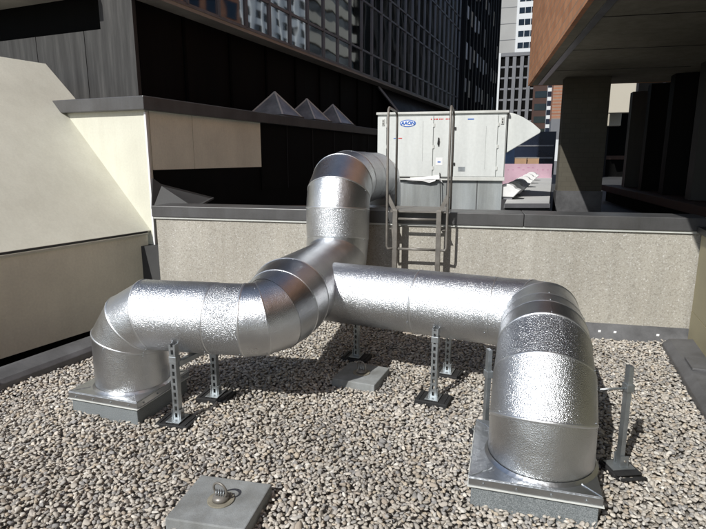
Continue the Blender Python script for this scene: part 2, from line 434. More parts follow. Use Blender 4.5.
mb = MB(); mb.prism([(0, -5, -.03), (0, -5, .045), (-.03, -5, .075), (-.16, -5, .10), (-.20, -5, .10), (-.20, -5, -.9), (0, -5, -.9)], (0, 7.6, 0)); mb.build('kerb_body', 'flash', lk, .006)
mb = MB(); mb.prism([(-.005, .55, .0725), (-.14, .48, .0990), (-.14, .51, .0990), (-.005, .60, .0725)], (0, 0, .003)); mb.build('sealant', 'conc', lk)

# ================================================================== CREAM PENTHOUSE BOX with cap, behind the parapet
pb = thing('cream_penthouse', 'low cream walled rooftop building with dark capping behind the parapet', 'building', LA(-4.51, 4.79, .1), AZA)
mb = MB(); mb.box(-3.2, 0, 0, .06, -.6, 2.02); mb.build('front_panel', 'cream', pb)
mb = MB(); mb.box(-.003, .022, -.012, .01, 0, 2.0); mb.build('corner_trim', 'white', pb)
for a_, b_ in ((.07, .80), (.808, 2.39)):
    mb = MB(); mb.box(-.06, 0, a_, b_, 1.36, 2.02); mb.build('side_panel', 'tan', pb)
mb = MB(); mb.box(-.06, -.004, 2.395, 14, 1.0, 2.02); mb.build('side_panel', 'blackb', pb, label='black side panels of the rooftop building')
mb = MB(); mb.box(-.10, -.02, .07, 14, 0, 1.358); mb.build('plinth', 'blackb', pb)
mb = MB(); mb.box(-3.3, .06, -.07, 14, 2.02, 2.17); mb.build('capping', 'cap', pb, .01)
for k in range(9):
    mb = MB(); mb.box(-.003, .002, 3.2+k*.95, 3.225+k*.95, 1.0, 2.02); mb.build('joint_strip', 'mull_d', pb)

# pyramid skylights
def pyramid():
    r = thing('pyramid_skylight', 'x', 'skylight', LA(-4.9, 8.3, 2.27), AZA, 'pyramid skylights on the dark capped roof')
    h = .34; ap = (0, 0, .44); c = [(-h, -h, .03), (h, -h, .03), (h, h, .03), (-h, h, .03)]
    mb = MB()
    for i in range(4): mb.poly([c[i], c[(i+1) % 4], ap])
    mb.build('glass_pane', 'sky_glass', r)
    mb = MB()
    for q in c: mb.bar(Vector(q), Vector(ap), .03, .022)
    mb.build('frame', 'unit_trim', r)
    mb = MB(); mb.box(-h-.03, h+.03, -h-.03, h+.03, 0, .035); mb.build('base', 'cap', r)
    return r
py = pyramid()
for k, (lab, b_) in enumerate((('glazed pyramid skylight nearest the grey clad wall, largest of three', 8.3),
                               ('glazed pyramid skylight, the middle one of three in a row', 9.5),
                               ('glazed pyramid skylight farthest away, beside the white air unit', 10.7))):
    o = py if k == 0 else copy_tree(py); o.location = LA(-4.9, b_, 2.27); o['label'] = lab

# ================================================================== GLASS TOWER (frame A)
A0, B0 = -5.32, 5.59
tw = thing('glass_office_tower', 'dark office tower with mullioned reflective glass over a black base wall', 'building', LA(A0, B0, .1), AZA)
# grey cladding end wall, facing the camera
mb = MB()
xs = [-4.2, -3.05, -2.33, -1.62, -.95, -.001]
JO = [-.86, -1.36, -1.86, -2.36]
edges = [-.003, -.57, -.88, -1.80, -2.63, -3.5, -4.5]
for a_, b_ in zip(edges, edges[1:]):
    mb = MB(); mb.box(b_+.006, a_-.006, 0 if a_ < -.1 else -.012, .10, 1.9, 3.15 if a_ < -.1 else 6.0); mb.build('cladding_panel', 'cladding', tw)
mb = MB(); mb.box(-4.5, -.02, .105, .3, 1.0, 6.0); mb.build('end_wall_shade', 'black', tw)  # black above the panel tops paints in the shadow of the overhang
mb = MB(); mb.box(-4.6, -.60, -.42, .10, 3.60, 3.80); mb.build('overhang', 'soffit_l', tw, .01)
# long base wall, facing right
mb = MB(); mb.box(-.3, -.001, .051, 30, 1.0, 3.60); mb.build('base_wall', 'blackb', tw)
mb = MB()
for k in range(26): mb.box(-.02, .025, .9+k*1.1, .95+k*1.1, 1.0, 3.45)
mb.build('pilaster', 'black', tw)
mb = MB(); mb.box(-.3, .285, .0, 19.0, 3.46, 3.52); mb.box(.262, .285, .0, 19, 3.52, 3.535); mb.build('soffit', 'soffit_l', tw)
GX = .27                                     # glass plane, local
LV = [3.53, 4.08, 5.21, 5.71, 6.84, 7.34, 8.47, 8.97, 10.1, 10.6, 11.7, 12.2, 13.4, 14.0]
mb = MB(); mb.box(-.4, GX, 0.0, 18.6, 3.53, 26); mb.build('glass_wall', 'glass', tw)
mb = MB(); mb.box(-4.5, -.4, .05, 18.6, 6.0, 26); mb.build('core_wall', 'black', tw)
t0, sp = 2.13, .715
k0 = -int((t0)/sp)
for k in range(k0, 24):
    b_ = t0 + k*sp
    if b_ < .02 or b_ > 18.6: continue
    mb = MB(); mb.box(GX-.01, GX+.035, b_-.016, b_+.016, 3.54, 14.5); mb.build('mullion', 'mull', tw)
for z in LV:
    mb = MB(); mb.box(GX-.01, GX+.022, 0, 18.6, z-.022, z+.022); mb.build('transom', 'mull', tw)
# sloping dark glazed apron beyond the black base
mb = MB(); mb.prism([(.02, 9.0, 3.45), (.02, 18, 3.45), (1.6, 18, .6), (1.6, 12.4, .6)], (-.02, 0, -.03)); mb.build('sloped_glazing', 'mull_d', tw)
mb = MB(); mb.bar((.03, 9.0, 3.45), (1.62, 12.4, .6), .06, .06); mb.build('sloped_rail', 'mull', tw)

# second dark tower with vertical fins
t2 = thing('finned_dark_tower', 'black tower with closely set vertical fins and pale painted reflections beyond glass tower', 'building', LA(-4.95, 24.3, .1), AZA)
mb = MB(); mb.box(-6, 0, 0, 11.3, -20, 40); mb.build('wall', 'mull_d', t2)
for k in range(12):
    mb = MB(); mb.box(.0, .12, .1+k*.92, .28+k*.92, .5, 40); mb.build('fin', 'mull_d', t2)
for fl in range(9):  # pale panes in the window bays stand in for reflections of sunlit buildings
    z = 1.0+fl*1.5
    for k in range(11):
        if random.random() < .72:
            mb = MB(); hh = random.uniform(.5, 1.0); mb.box(.001, .06, .34+k*.92, .94+k*.92, z+1.0-hh, z+1.0); mb.build('painted_reflection', random.choice(['beige_t', 'concrete_t', 'white_t']), t2)

# ================================================================== FAR BUILDINGS down the street
def far(px0, px1, Y, ztop, zbot=-22, dep=14):
    x0, x1 = (px0-CX)/F*Y, (px1-CX)/F*Y
    return x0, x1
def ztop(py, Y): return EYE + Y*math.tan(math.atan((CY-py)/F) - PITCH)
# concrete tower
Y = 150; kx = math.cos(PITCH)
def fx(px, Y, z=10): return (px-CX)/F*(Y*math.cos(PITCH)+(EYE-z)*math.sin(PITCH))
c = thing('concrete_tower', 'pale grey blank concrete tower with horizontal joints rising at end of street', 'building', (fx(496, 150, 40), 150, -22), 18)
wd = fx(519.5, 150, 40)-fx(496, 150, 40)
mb = MB(); mb.box(0, wd, 0, 14, 0, 100); mb.build('wall', 'concrete_t', c)
mb = MB()
for z in range(30, 100, 4): mb.box(-.02, wd+.02, -.06, 0, z, z+.12)
mb.build('joint', 'grey_fin', c)
c = thing('white_windowed_tower', 'white tower with dark paired windows beside the concrete tower', 'building', (fx(518.5, 148, 45), 148, -22), 18)
mb = MB(); mb.box(0, 12, 0, 12, 0, 100); mb.build('wall', 'white_t', c)
for k in range(16):
    z = 46+k*2.85
    for x in (.6, 2.1, 3.6, 5.1):
        mb = MB(); mb.box(x, x+1.35, -.05, 0, z, z+1.45); mb.build('window', 'glass_t', c)
mb = MB(); mb.box(-1.1, 0, 1, 6, 0, 100); mb.build('stair_shaft', 'grey_fin', c)
c = thing('striped_low_block', 'dark building with grey vertical fins and one white corner pier', 'building', (fx(493, 118, 15), 118, -22), 18)
H = ztop(54, 118)+22
mb = MB(); mb.box(0, 9, 0, 12, 0, H); mb.build('wall', 'black', c)
mb = MB(); mb.box(.25, 1.25, -.5, 0, 0, H); mb.build('corner_pier', 'white_t', c)
for k in range(4):
    mb = MB(); mb.box(2.2+k*1.5, 2.9+k*1.5, -.4, 0, 0, H-.8); mb.build('fin', 'grey_fin', c)
mb = MB(); mb.box(1.3, 9, -.45, -.05, H-.7, H); mb.build('cornice', 'grey_fin', c)
for k in range(12):
    mb = MB(); mb.box(1.3, 9, -.08, 0, 20+k*2.2, 20.35+k*2.2); mb.build('floor_band', 'mull', c)
c = thing('red_brown_block', 'narrow dark red-brown building behind the rain hood', 'building', (fx(531, 105, 8), 105, -22), 18)
mb = MB(); mb.box(0, 3.1, 0, 10, 0, 46); mb.build('wall', 'brown_t', c)
for k in range(14):
    mb = MB(); mb.box(.4, 2.7, -.05, 0, 14+k*2.3, 15.2+k*2.3); mb.build('window_band', 'glass_t', c)
c = thing('banded_glass_building', 'thin sliver of pale building with dark floor bands beside the column', 'building', (fx(545, 100, 6), 100, -22), 18)
mb = MB(); mb.box(0, 2.2, 0, 10, 0, 46); mb.build('wall', 'white_t', c)
for k in range(16):
    mb = MB(); mb.box(-.02, 1.3, -.06, 0, 12+k*1.6, 12.9+k*1.6); mb.build('window_band', 'bluedk', c)
c = thing('distant_brick_building', 'sliver of orange brick building seen left of the column', 'building', (fx(550.5, 90, 6), 90, -22), 18)
mb = MB(); mb.box(0, 5, 0, 8, 29.8, 45); mb.build('wall', 'brick_far', c)
mb = MB(); mb.box(0, 5, 0, 8, 0, 29.8); mb.build('base_wall', 'grey_fin', c)
mb = MB(); mb.box(-.2, 2.5, -.1, -.001, 23.0, 26.5); mb.build('pale_annex', 'white_t', c)  # white block in front of the grey base wall
c = thing('dark_blue_building', 'low dark blue building mass behind the pink wall', 'building', (fx(515, 60, 3), 60, -22), 18)
mb = MB(); mb.box(0, 4.2, 0, 8, 0, ztop(132, 60)+22); mb.build('wall', 'bluedk', c)
mb = MB()
for k in range(5): mb.box(-1.6+k*.01, 0, 1, 8, 0, ztop(142, 60)+22)
mb.build('side_wing', paint('blue tarp', (.02, .05, .12), .6, 0, .3, .8), c)
mb = MB()
for k in range(3): mb.box(.2, 4, -.05, 0, 22.2+k*1.3, 22.35+k*1.3)
mb.build('floor_band', 'mull', c)

# ---- buildings to the right, seen only mirrored in the curtain glass
c = thing('beige_banded_tower', 'tall beige and dark banded tower mirrored in the curtain glass', 'building', LA(25, 68.5, -22), AZA)
mb = MB(); mb.box(.3, 16, 0, 17.5, 0, 95); mb.build('wall', 'glass_t', c)
for k in range(34):
    mb = MB(); mb.box(0, .29, 0, 17.5, k*2.8, k*2.8+1.35); mb.build('spandrel_band', 'beige_t', c)
c = thing('white_gridded_tower', 'white tower with stacked windows mirrored in the curtain glass', 'building', LA(25, 52.5, -22), AZA)
mb = MB(); mb.box(.2, 16, 0, 15.8, 0, 90); mb.build('wall', 'glass_t', c)
for k in range(52):
    mb = MB(); mb.box(0, .19, 0, 15.8, k*1.75, k*1.75+.8); mb.build('spandrel_band', 'white_t', c)
for k in range(8):
    mb = MB(); mb.box(-.12, -.001, k*2.15, k*2.15+.7, 0, 90); mb.build('pier', 'white_t', c)
c = thing('brick_windowed_block', 'orange brick block with dark windows mirrored in the curtain glass', 'building', LA(25, 34, -22), AZA)
mb = MB(); mb.box(0, 16, 0, 18.2, 0, 90); mb.build('wall', 'brick_far', c)
for k in range(15):
    for q in range(6):
        mb = MB(); mb.box(-.03, 0, .8+q*3, 2.7+q*3, 20+k*3, 21.8+k*3); mb.build('window', 'glass_t', c)
c = thing('black_slab_tower', 'very dark slab tower mirrored in the far glass', 'building', LA(25, 86.3, -22), AZA)
mb = MB(); mb.box(0, 12, 0, 110, 0, 110); mb.build('wall', 'black', c)
for k in range(20):
    mb = MB(); mb.box(-.4, 0, 3+k*5.4, 3.3+k*5.4, 0, 110); mb.build('fin', 'mull_d', c)

# ================================================================== RIGHT BUILDING (frame B)
rb = thing('brick_overhang_building', 'orange brick building overhanging on a thick column at right', 'building', LB(.88, 11.18, .6), AZB)
ZS = 2.35
mb = MB(); mb.box(0, .05, -22, 0, ZS, 9); mb.box(.05, 10, -.05, 0, ZS, 9); mb.build('brick_wall', 'brick', rb)
mb = MB(); mb.box(.051, 10, -22, -.051, ZS+.004, ZS+.2); mb.build('soffit', 'soffit', rb)
mb = MB(); mb.box(.16, .24, -22, -.2, ZS-.012, ZS-.001); mb.build('soffit_groove', 'mull', rb)
for k in range(8):
    mb = MB(); mb.box(.25, 2.2, -1.8-k*1.7, -1.785-k*1.7, ZS+.0005, ZS+.0035); mb.build('soffit_joint', 'mull_d', rb)
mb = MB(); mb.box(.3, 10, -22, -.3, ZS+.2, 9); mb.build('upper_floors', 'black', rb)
mb = MB(); mb.box(.53, 1.26, -1.05, -.75, .42, ZS); mb.build('column', 'block', rb)
mb = MB(); mb.box(.51, 1.28, -1.07, -.73, 0, .42); mb.build('column_base', 'flash', rb)
# recessed wall
WX = 2.22
mb = MB(); mb.box(WX+.30, WX+.6, -22, 2.4, 0, ZS); mb.build('recessed_glass', 'glass_d', rb)
for k in range(13):
    y = -13.6 + k*1.25
    mb = MB(); mb.prism([(WX, y, .38), (WX+.3, y-.12, .38), (WX+.3, y+.55, .38), (WX+.02, y+.28, .38)], (0, 0, ZS-.381)); mb.build('pier', paint('pier dark %d' % k, (.03, .028, .024), .6, 0, .2, 2, streak=True) if k % 3 == 0 else 'blackb', rb)
mb = MB(); mb.box(WX-.22, WX+.3, -22, 2.5, .24, .375); mb.build('ledge', 'redline', rb, .01)
mb = MB(); mb.box(WX-.10, WX+.3, -22, 2.5, 0, .24); mb.build('plinth', 'black', rb)
def zat(py, Y): return EYE + Y*math.tan(math.atan((CY-py)/F) - PITCH)
def xat(px, Y, z): return (px-CX)/F*(Y*math.cos(PITCH)+(EYE-z)*math.sin(PITCH))
bk = thing('black_backdrop_building', 'black building visible between the column and the recessed wall', 'building', (xat(600, 29, 3), 29, .6), 24)
mb = MB(); mb.box(-.3, 9.5, 0, 4, 0, 5.6); mb.build('wall', 'black', bk)  # wall itself coloured near black
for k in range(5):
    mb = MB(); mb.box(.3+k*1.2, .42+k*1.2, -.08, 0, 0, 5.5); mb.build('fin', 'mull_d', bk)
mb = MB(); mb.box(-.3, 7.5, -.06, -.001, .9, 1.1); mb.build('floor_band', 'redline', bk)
for px0, px1, y0, y1, Y, lab in ((610.5, 634, 84, 113, 26, 'larger pale grey box hanging under the dark soffit right of the column'),
                                 (607, 620.5, 112.5, 126, 27, 'smaller pale grey box below and behind the larger hanging one')):
    z0, z1 = zat(y1, Y), zat(y0, Y); x0, x1 = xat(px0, Y, z1), xat(px1, Y, z1)
    hs = thing('hanging_panel', lab, 'panel', (x0, Y, z0), 20)
    mb = MB(); mb.box(0, x1-x0, 0, .5, 0, z1-z0); mb.build('panel_face', 'beige_t', hs, .02)
    mb = MB(); mb.box(.1, x1-x0-.1, .5, 3.2, (z1-z0)*.4, (z1-z0)*.6); mb.build('bracket', 'mull', hs)

# beige metal housing at the right edge + kerb
bh = thing('beige_metal_housing', 'olive beige metal clad wall at the right edge beside parapet', 'wall', (2.93, 4.42, 0), 21)
mb = MB(); mb.box(0, 2.5, -6, -.0, .0, .30); mb.build('lower_panel', 'olive', bh)
mb = MB(); mb.box(.002, 2.5, -6, -.002, .304, .98); mb.build('upper_panel', 'olive', bh)
mb = MB(); mb.box(-.03, 2.5, -6, .02, .98, 1.03); mb.build('capping', 'dark', bh)
kb = thing('roof_kerb', 'short grey flashed kerb running toward the camera at right edge', 'kerb', (2.66, 4.34, 0), 20)
mb = MB(); mb.prism([(0, 0, -.03), (.0, 0, .04), (.05, 0, .085), (.26, 0, .10), (.26, 0, -.03)], (0, -6, 0)); mb.build('kerb_body', 'flash', kb, .008)
mb = MB(); mb.box(.06, .24, -.75, -.5, .088, .106); mb.build('lap_joint', 'flash', kb, .003)

# ================================================================== ROOF STRIP, PINK WALL, HOODS
ZR = 1.05
ws = thing('roof_walkway', 'pale grey raised roof strip running away between unit and column', 'roof strip', (0, 0, .6), 0)
ws.location = (1.79, 6.35, .6)
q = [gnd(504, 205.5, ZR), gnd(549, 205.5, ZR), gnd(552, 177, ZR), gnd(517, 177, ZR)]
q = [x - Vector((1.79, 6.35, .6)) for x in q]
mb = MB(); mb.prism(q, (0, 0, -.03)); mb.build('surface', 'whiteroof', ws)
mb = MB(); mb.prism([Vector((x.x, x.y, .418)) for x in q], (0, 0, -.417)); mb.build('base', 'membrane', ws)
mb = MB(); mb.bar(q[0]+Vector((0, -.02, .0)), q[1]+Vector((0, -.02, 0)), .03, .05); mb.build('edge', 'mull', ws)
p0, p1 = gnd(504, 178, ZR), gnd(552, 178, ZR)
pk = thing('pink_wall', 'low pink insulation board wall at far end of upper roof', 'wall', (p0.x, p0.y+.05, .6), math.degrees(-math.atan2(p1.y-p0.y, p1.x-p0.x)))
mb = MB(); mb.box(0, (p1-p0).length, 0, .1, 0, .83); mb.build('board', 'pink', pk)
for k in range(9):
    x = .1+k*.135; zz = random.choice([.66, .72])
    mb = MB(); mb.box(x, x+random.uniform(.03, .08), -.003, 0, zz, zz+.02); mb.build('print_mark', 'print', pk)
for i, (px_, lab) in enumerate(((515, 'tan carton standing behind pink wall, left one of two'), (527.5, 'tan carton standing behind pink wall, right one of two'))):
    c0 = gnd(px_, 178, ZR); cr = thing('carton', lab, 'carton', (c0.x*1.03, c0.y*1.03+.1, .6), AZB, 'cartons behind the pink wall')
    mb = MB(); mb.box(0, .31, 0, .25, 0, .98); mb.build('box_body', 'crate', cr)
    mb = MB(); mb.box(-.006, .316, -.006, .256, .98, 1.0); mb.build('lid', 'soffit_l', cr)
def hood():
    r = thing('roof_vent_hood', 'x', 'vent hood', (0, 0, .6), AZB, 'row of curved white vent hoods on upper roof')
    mb = MB(); n = 9
    prof = []
    for i in range(n):
        a = math.pi*(.02+.93*i/(n-1)); prof.append((-.42*math.cos(a)*1.05+.05, .34*math.sin(a)**.8+.15))
    prof[-1] = (.62, .30)
    for y0, y1 in ((-.26, .26),):
        pts = [(x, y0, z) for x, z in prof] + [(.35, y0, .08), (-.30, y0, .08)]
        mb.prism(pts, (0, y1-y0, 0))
    mb.build('hood', 'hood_white', r, .02)
    mb = MB(); mb.box(-.3, .3, -.22, .22, 0, .085); mb.build('base', 'mull', r)
    return r
h0 = hood()
for k in range(6):
    o = h0 if k == 0 else copy_tree(h0)
    Yk = (7.25, 7.95, 8.9, 10.2, 11.7, 13.3)[k]; px_ = (514, 520, 524.5, 528.5, 532, 535)[k]
    o.location = ((px_-CX)/F*.985*Yk-.09, Yk, ZR); o.scale = (.31, .5, .42); o.rotation_euler.z = -R(22)
    o['label'] = ['curved white vent hood nearest the white air unit', 'second curved white vent hood away from the air unit', 'third curved white vent hood in the receding row',
                  'fourth curved white vent hood in the receding row', 'fifth curved white vent hood, last but one in the row', 'farthest curved white vent hood, near the pink wall'][k]

# roof edging in the shade left of riser
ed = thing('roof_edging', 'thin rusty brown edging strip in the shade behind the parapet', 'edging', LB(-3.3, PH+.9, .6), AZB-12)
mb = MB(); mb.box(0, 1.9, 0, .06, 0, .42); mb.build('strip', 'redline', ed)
# grey flashing sheet cut to the outline of the sunlit triangle at the left end behind the parapet
up = thing('sunlit_triangle', 'grey flashing sheet cut to the sunlit triangle at the left end behind the parapet', 'flashing', LB(-3.30, PH+.33, .6), AZB)
def aty(px, py, Y):
    dx, dz = (px-CX)/F, (py-CY)/F; f = math.cos(PITCH) - dz*math.sin(PITCH); k = Y/f
    return Vector((dx*k, Y, EYE - (math.sin(PITCH)+dz*math.cos(PITCH))*k))
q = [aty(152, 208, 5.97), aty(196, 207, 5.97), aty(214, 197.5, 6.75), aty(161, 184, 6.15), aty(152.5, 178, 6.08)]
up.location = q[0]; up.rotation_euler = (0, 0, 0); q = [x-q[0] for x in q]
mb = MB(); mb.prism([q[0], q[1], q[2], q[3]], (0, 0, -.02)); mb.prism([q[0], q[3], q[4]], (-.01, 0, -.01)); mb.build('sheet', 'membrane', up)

# ================================================================== ROOFTOP UNIT (frame B)
un = thing('rooftop_air_unit', 'white packaged rooftop air conditioning unit behind the access ladder', 'air conditioner', LB(-1.35, 7.33, .6), AZB)
W, DP, Z0, Z1 = 1.70, 1.15, .70, 1.585
mb = MB(); mb.box(0, W, .012, DP, Z0, Z1-.02); mb.build('cabinet', 'unit', un, .006)
xs = [0.004, .14, .80, 1.06, 1.60, W-.004]
for i, (a_, b_) in enumerate(((.012, .125), (.135, .755), (.765, 1.03), (1.04, 1.585), (1.595, W-.012))):
    mb = MB(); mb.box(a_, b_, -.006, .0115, Z0+.05, Z1-.045); mb.build('access_panel', 'unit', un, .004)
mb = MB(); mb.box(-.015, W+.015, -.02, DP+.015, Z1-.02, Z1+.012); mb.build('top_cap', 'unit_trim', un, .005)
mb = MB(); mb.box(-.005, W+.005, -.012, .011, Z0-.0, Z0+.045); mb.build('base_rail', 'unit_trim', un, .004)
for a_, b_ in ((.30, .46), (.86, 1.0)):
    mb = MB(); mb.box(a_, b_, -.016, -.0125, Z0+.028, Z0+.042); mb.build('fork_slot', 'dark', un)
mb = MB(); mb.box(.045, W-.02, .03, DP-.03, 0, Z0); mb.build('unit_curb', 'unit_curb', un)
for x in (.95, 1.35):
    mb = MB(); mb.box(x, x+.01, .022, .0298, .0, Z0); mb.build('curb_joint', 'cap', un)
mb = MB(); mb.prism([(W+.012, .06, Z1-.012), (W+.10, .06, Z1-.03), (W+.20, .06, Z1-.075), (W+.32, .06, Z1-.15), (W+.42, .06, Z1-.235), (W+.425, .06, Z1-.255), (W+.415, .06, Z1-.275), (W+.012, .06, Z0+.36)], (0, .95, 0)); mb.build('rain_hood', 'unit', un, .008)
for x in (.08, 1.64):
    mb = MB(); mb.box(x-.018, x+.018, -.016, -.006, Z1-.16, Z1-.075); hd = mb.build('lifting_lug', 'unit_trim', un)
    mb = MB(); mb.box(x-.007, x+.007, -.019, -.0162, Z1-.15, Z1-.12); mb.box(x-.007, x+.007, -.019, -.0162, Z1-.11, Z1-.09); mb.build('slot', 'dark', hd)
mb = MB(); mb.box(.822, .838, -.024, -.006, Z0+.46, Z0+.56); mb.bar((.83, -.03, Z0+.54), (.822, -.03, Z0+.47), .02, .014); mb.build('door_handle', 'dark', un)
mb = MB()
mb.box(.617, .621, -.0075, -.0062, Z0+.25, Z0+.78)
mb.build('panel_joint', 'concrete_t', un)
mb = MB(); mb.box(.80, .89, -.008, -.0062, Z0+.20, Z0+.30); s = mb.build('label_sticker', 'white', un)
mb = MB(); mb.box(.825, .865, -.0092, -.0082, Z0+.235, Z0+.25); mb.build('print', 'blue', s)
for x in (.13, .76, 1.59):
    for z in (Z0+.14, Z0+.42, Z0+.70):
        mb = MB(); mb.box(x-.006, x+.016, -.014, -.0062, z, z+.045); mb.build('hinge', 'unit_trim', un)
for z in (Z0+.2, Z0+.66):
    mb = MB(); mb.box(1.03, 1.055, -.020, -.0062, z, z+.035); mb.build('latch', 'dark', un)
mb = MB(); mb.box(1.10, 1.19, -.008, -.0062, Z0+.12, Z0+.18); mb.build('data_plate', 'galv_d', un)
# oval maker's mark
def ellipse_ring(cx, cz, rx, rz, y, t=0.0, n=40):
    mb = MB()
    if t == 0: mb.prism([(cx+rx*math.cos(2*math.pi*i/n), y, cz+rz*math.sin(2*math.pi*i/n)) for i in range(n)], (0, .0012, 0))
    return mb
lg = ellipse_ring(.415, Z1-.135, .108, .047, -.0085).build('oval_badge', 'blue', un)
ellipse_ring(.415, Z1-.135, .097, .037, -.0102).build('badge_field', 'white', lg)
def text(body, size, loc, mat, parent, name='lettering', shear=0.0, depth=.001):
    cu = bpy.data.curves.new('t', 'FONT'); cu.body = body; cu.size = size; cu.align_x = 'CENTER'; cu.align_y = 'CENTER'; cu.extrude = depth; cu.shear = shear; cu.offset = size*.04
    ob = bpy.data.objects.new('t', cu); COL.objects.link(ob); dg = bpy.context.evaluated_depsgraph_get(); dg.update()
    me = bpy.data.meshes.new_from_object(ob.evaluated_get(dg)); bpy.data.objects.remove(ob)
    me.transform(Matrix.Rotation(math.pi/2, 4, 'X')); me.transform(Matrix.Translation(loc)); me.materials.clear(); me.materials.append(M[mat])
    o = bpy.data.objects.new(name, me); COL.objects.link(o); o.parent = parent; return o
text('AAON', .062, (.415, -.0125, Z1-.135), 'blue', lg, shear=.15)
mb = MB(); ms = mb
for k, x in enumerate((.72, .765, .785, .80, .83, .85, .87, .915, .935, .955)): mb.box(x, x+.013, -.0078, -.0062, Z1-.095, Z1-.078)
mb.build('red_print', 'red', un)
mb = MB(); mb.box(.225, .26, -.0078, -.0062, Z1-.335, Z1-.325); mb.box(.255, .28, -.0078, -.0062, Z1-.35, Z1-.34); mb.build('blue_print', 'blue', un)
mb = MB(); mb.box(.29, .34, -.0078, -.0062, Z1-.335, Z1-.323); mb.build('red_mark', 'red', un)
mb = MB(); mb.box(1.20, 1.28, -.0078, -.0062, Z1-.10, Z1-.085); mb.build('blue_mark', 'blue', un)
mb = MB(); mb.box(1.44, 1.443, -.0078, -.0062, Z0+.15, Z0+.70); mb.build('drip_stain', 'concrete_t', un)
# torn sealing sheet at the foot of the cabinet
mb = MB(); pts = [(.34, Z0+.01), (.50, Z0-.015), (.62, Z0-.008), (.72, Z0-.035), (.80, Z0-.01), (.845, Z0+.07), (.86, Z0-.0), (.90, Z0-.03), (.885, Z0+.012)]
mb.prism([(x, -.03+.01*(i % 2), z) for i, (x, z) in enumerate(pts)], (0, .006, 0)); mb.build('torn_sheet', 'white', un)
mb = MB(); mb.tube([(.86, -.02, Z0+.1), (.87, -.035, Z0-.05), (.885, -.03, Z0-.3), (.88, -.03, .02)], .006, 6); mb.build('cable', 'dark', un)

# ================================================================== LADDER (frame B)
ld = thing('access_ladder', 'grey steel access ladder with tall handrails fixed to the parapet', 'ladder', LB(-.72, PH, 0), AZB)
so_ = -.19; w0, w1 = 0.0, .40
for x in (w0, w1):
    mb = MB(); mb.box(x-.022, x+.022, so_-.006, so_+.050, .02, 1.13); mb.build('stile', 'galv_l', ld, .003)
for z in (.20, .48, .765, 1.045):
    mb = MB(); mb.tube([(w0+.02, so_+.02, z), (w1-.02, so_+.02, z)], .012, 8); mb.build('rung', 'galv_l', ld)
for sgn, x in ((-1, w0), (1, w1)):
    xo = x+sgn*.075
    mb = MB(); mb.bar((x, so_+.02, 1.11), (xo, so_+.02, 1.26), .036, .03, (0, 1, 0)); mb.build('splay_bar', 'galv_l', ld)
    mb = MB()
    mb.tube([(x+sgn*.02, so_+.0, .77), (xo-.01*sgn, so_, .765), (xo, so_, .79), (xo, so_, 1.25), (xo, so_, 1.98), (xo, so_+.02, 2.02), (xo, so_+.06, 2.04), (xo, so_+.48, 2.04),
             (xo, so_+.53, 2.02), (xo, so_+.55, 1.98), (xo, so_+.55, 1.08)], .0115, 10); mb.build('handrail', 'galv_l', ld)
    mb = MB(); mb.bar((x+sgn*.03, so_+.02, .95), (x+sgn*.03, .0, .95), .05, .008); mb.bar((x+sgn*.03, so_+.02, .42), (x+sgn*.03, .0, .42), .05, .008); mb.build('wall_bracket', 'galv_l', ld)
mb = MB(); mb.box(w0-.06, w1+.06, so_+.03, .32, 1.105, 1.12); mb.build('top_tread', 'galv_l', ld)

# ================================================================== DUCTWORK
dk = thing('ventilation_duct', 'large silver foil clad ductwork branching across gravel and over the parapet', 'duct', gnd(300, 330, 0))
DO = Vector(dk.location)
def run(P, rr, parts, n=72):
    """P centre line; parts = list of (i0,i1,name,material) sharing the mitre rings; beads at ring numbers"""
    P = [Vector(p)-DO for p in P]; rings = rings_of(P, rr, n)
    made = []
    for (i0, i1, name, mat, beads, over) in parts:
        mb = MB(); vs = []
        for i in range(i0, i1+1):
            c_ = P[i]; vs.append([mb.b.verts.new(c_+(q-c_)*(1+over/rr[i])) for q in rings[i]])
        # subdivide long straights so seams and ripples stay smooth
        for a, c2 in zip(vs, vs[1:]):
            for k in range(n):
                f = mb.b.faces.new((a[k], a[(k+1) % n], c2[(k+1) % n], c2[k])); f.smooth = True
        o = mb.build(name, mat, dk)
        for i in range(len(vs)): pass
        for bi in beads:
            s = ring_band(P, rr, bi, .0035+over, .009, n).build('seam_band', 'seam', o)
            dd = (P[bi]-P[max(bi-1, 0)]).normalized() if bi else (P[1]-P[0]).normalized(); ms = MB()
            for k in range(5, n, 12):
                q = rings[bi][k]; oo = (q-P[bi]).normalized(); b_ = q + dd*(-.016) + oo*.0005
                ms.tube([b_, b_+oo*.0045], .004, 6)
            ms.build('screw_heads', 'galv_d', o)['kind'] = 'stuff'
        # sharp mitre edges
        for e in o.data.edges: pass
        made.append(o)
    return made
Lc = Vector((-1.45, 3.29, 0)); ld_ = Vector((math.cos(R(10)), -math.sin(R(10)), 0))
rl = .222
up_ = lambda z: Vector((0, 0, z))
PL = [Lc+up_(.12), Lc+up_(.455), Lc+ld_*.062+up_(.556), Lc+ld_*.165+up_(.616), Lc+ld_*.40+up_(.616), Lc+ld_*.60+up_(.616), Lc+ld_*.80+up_(.616),
      Vector((-.575, 3.162, .62)), Vector((-.505, 3.21, .635)), Vector((-.465, 3.30, .655)), Vector((-.43, 3.46, .672)), Vector((-.20, 4.60, .625)),
      Vector((-.155, 4.79, .70)), Vector((-.14, 4.85, .88)), Vector((-.138, 4.855, 1.14)), Vector((-.13, 4.885, 1.265)), Vector((-.10, 5.02, 1.36)), Vector((-.05, 5.22, 1.385)),
      Vector((.09, 5.80, 1.385)), Vector((.25, 6.42, 1.385)), Vector((.30, 6.58, 1.35)), Vector((.33, 6.68, 1.22)), Vector((.335, 6.71, 1.05)), Vector((.335, 6.72, .6))]
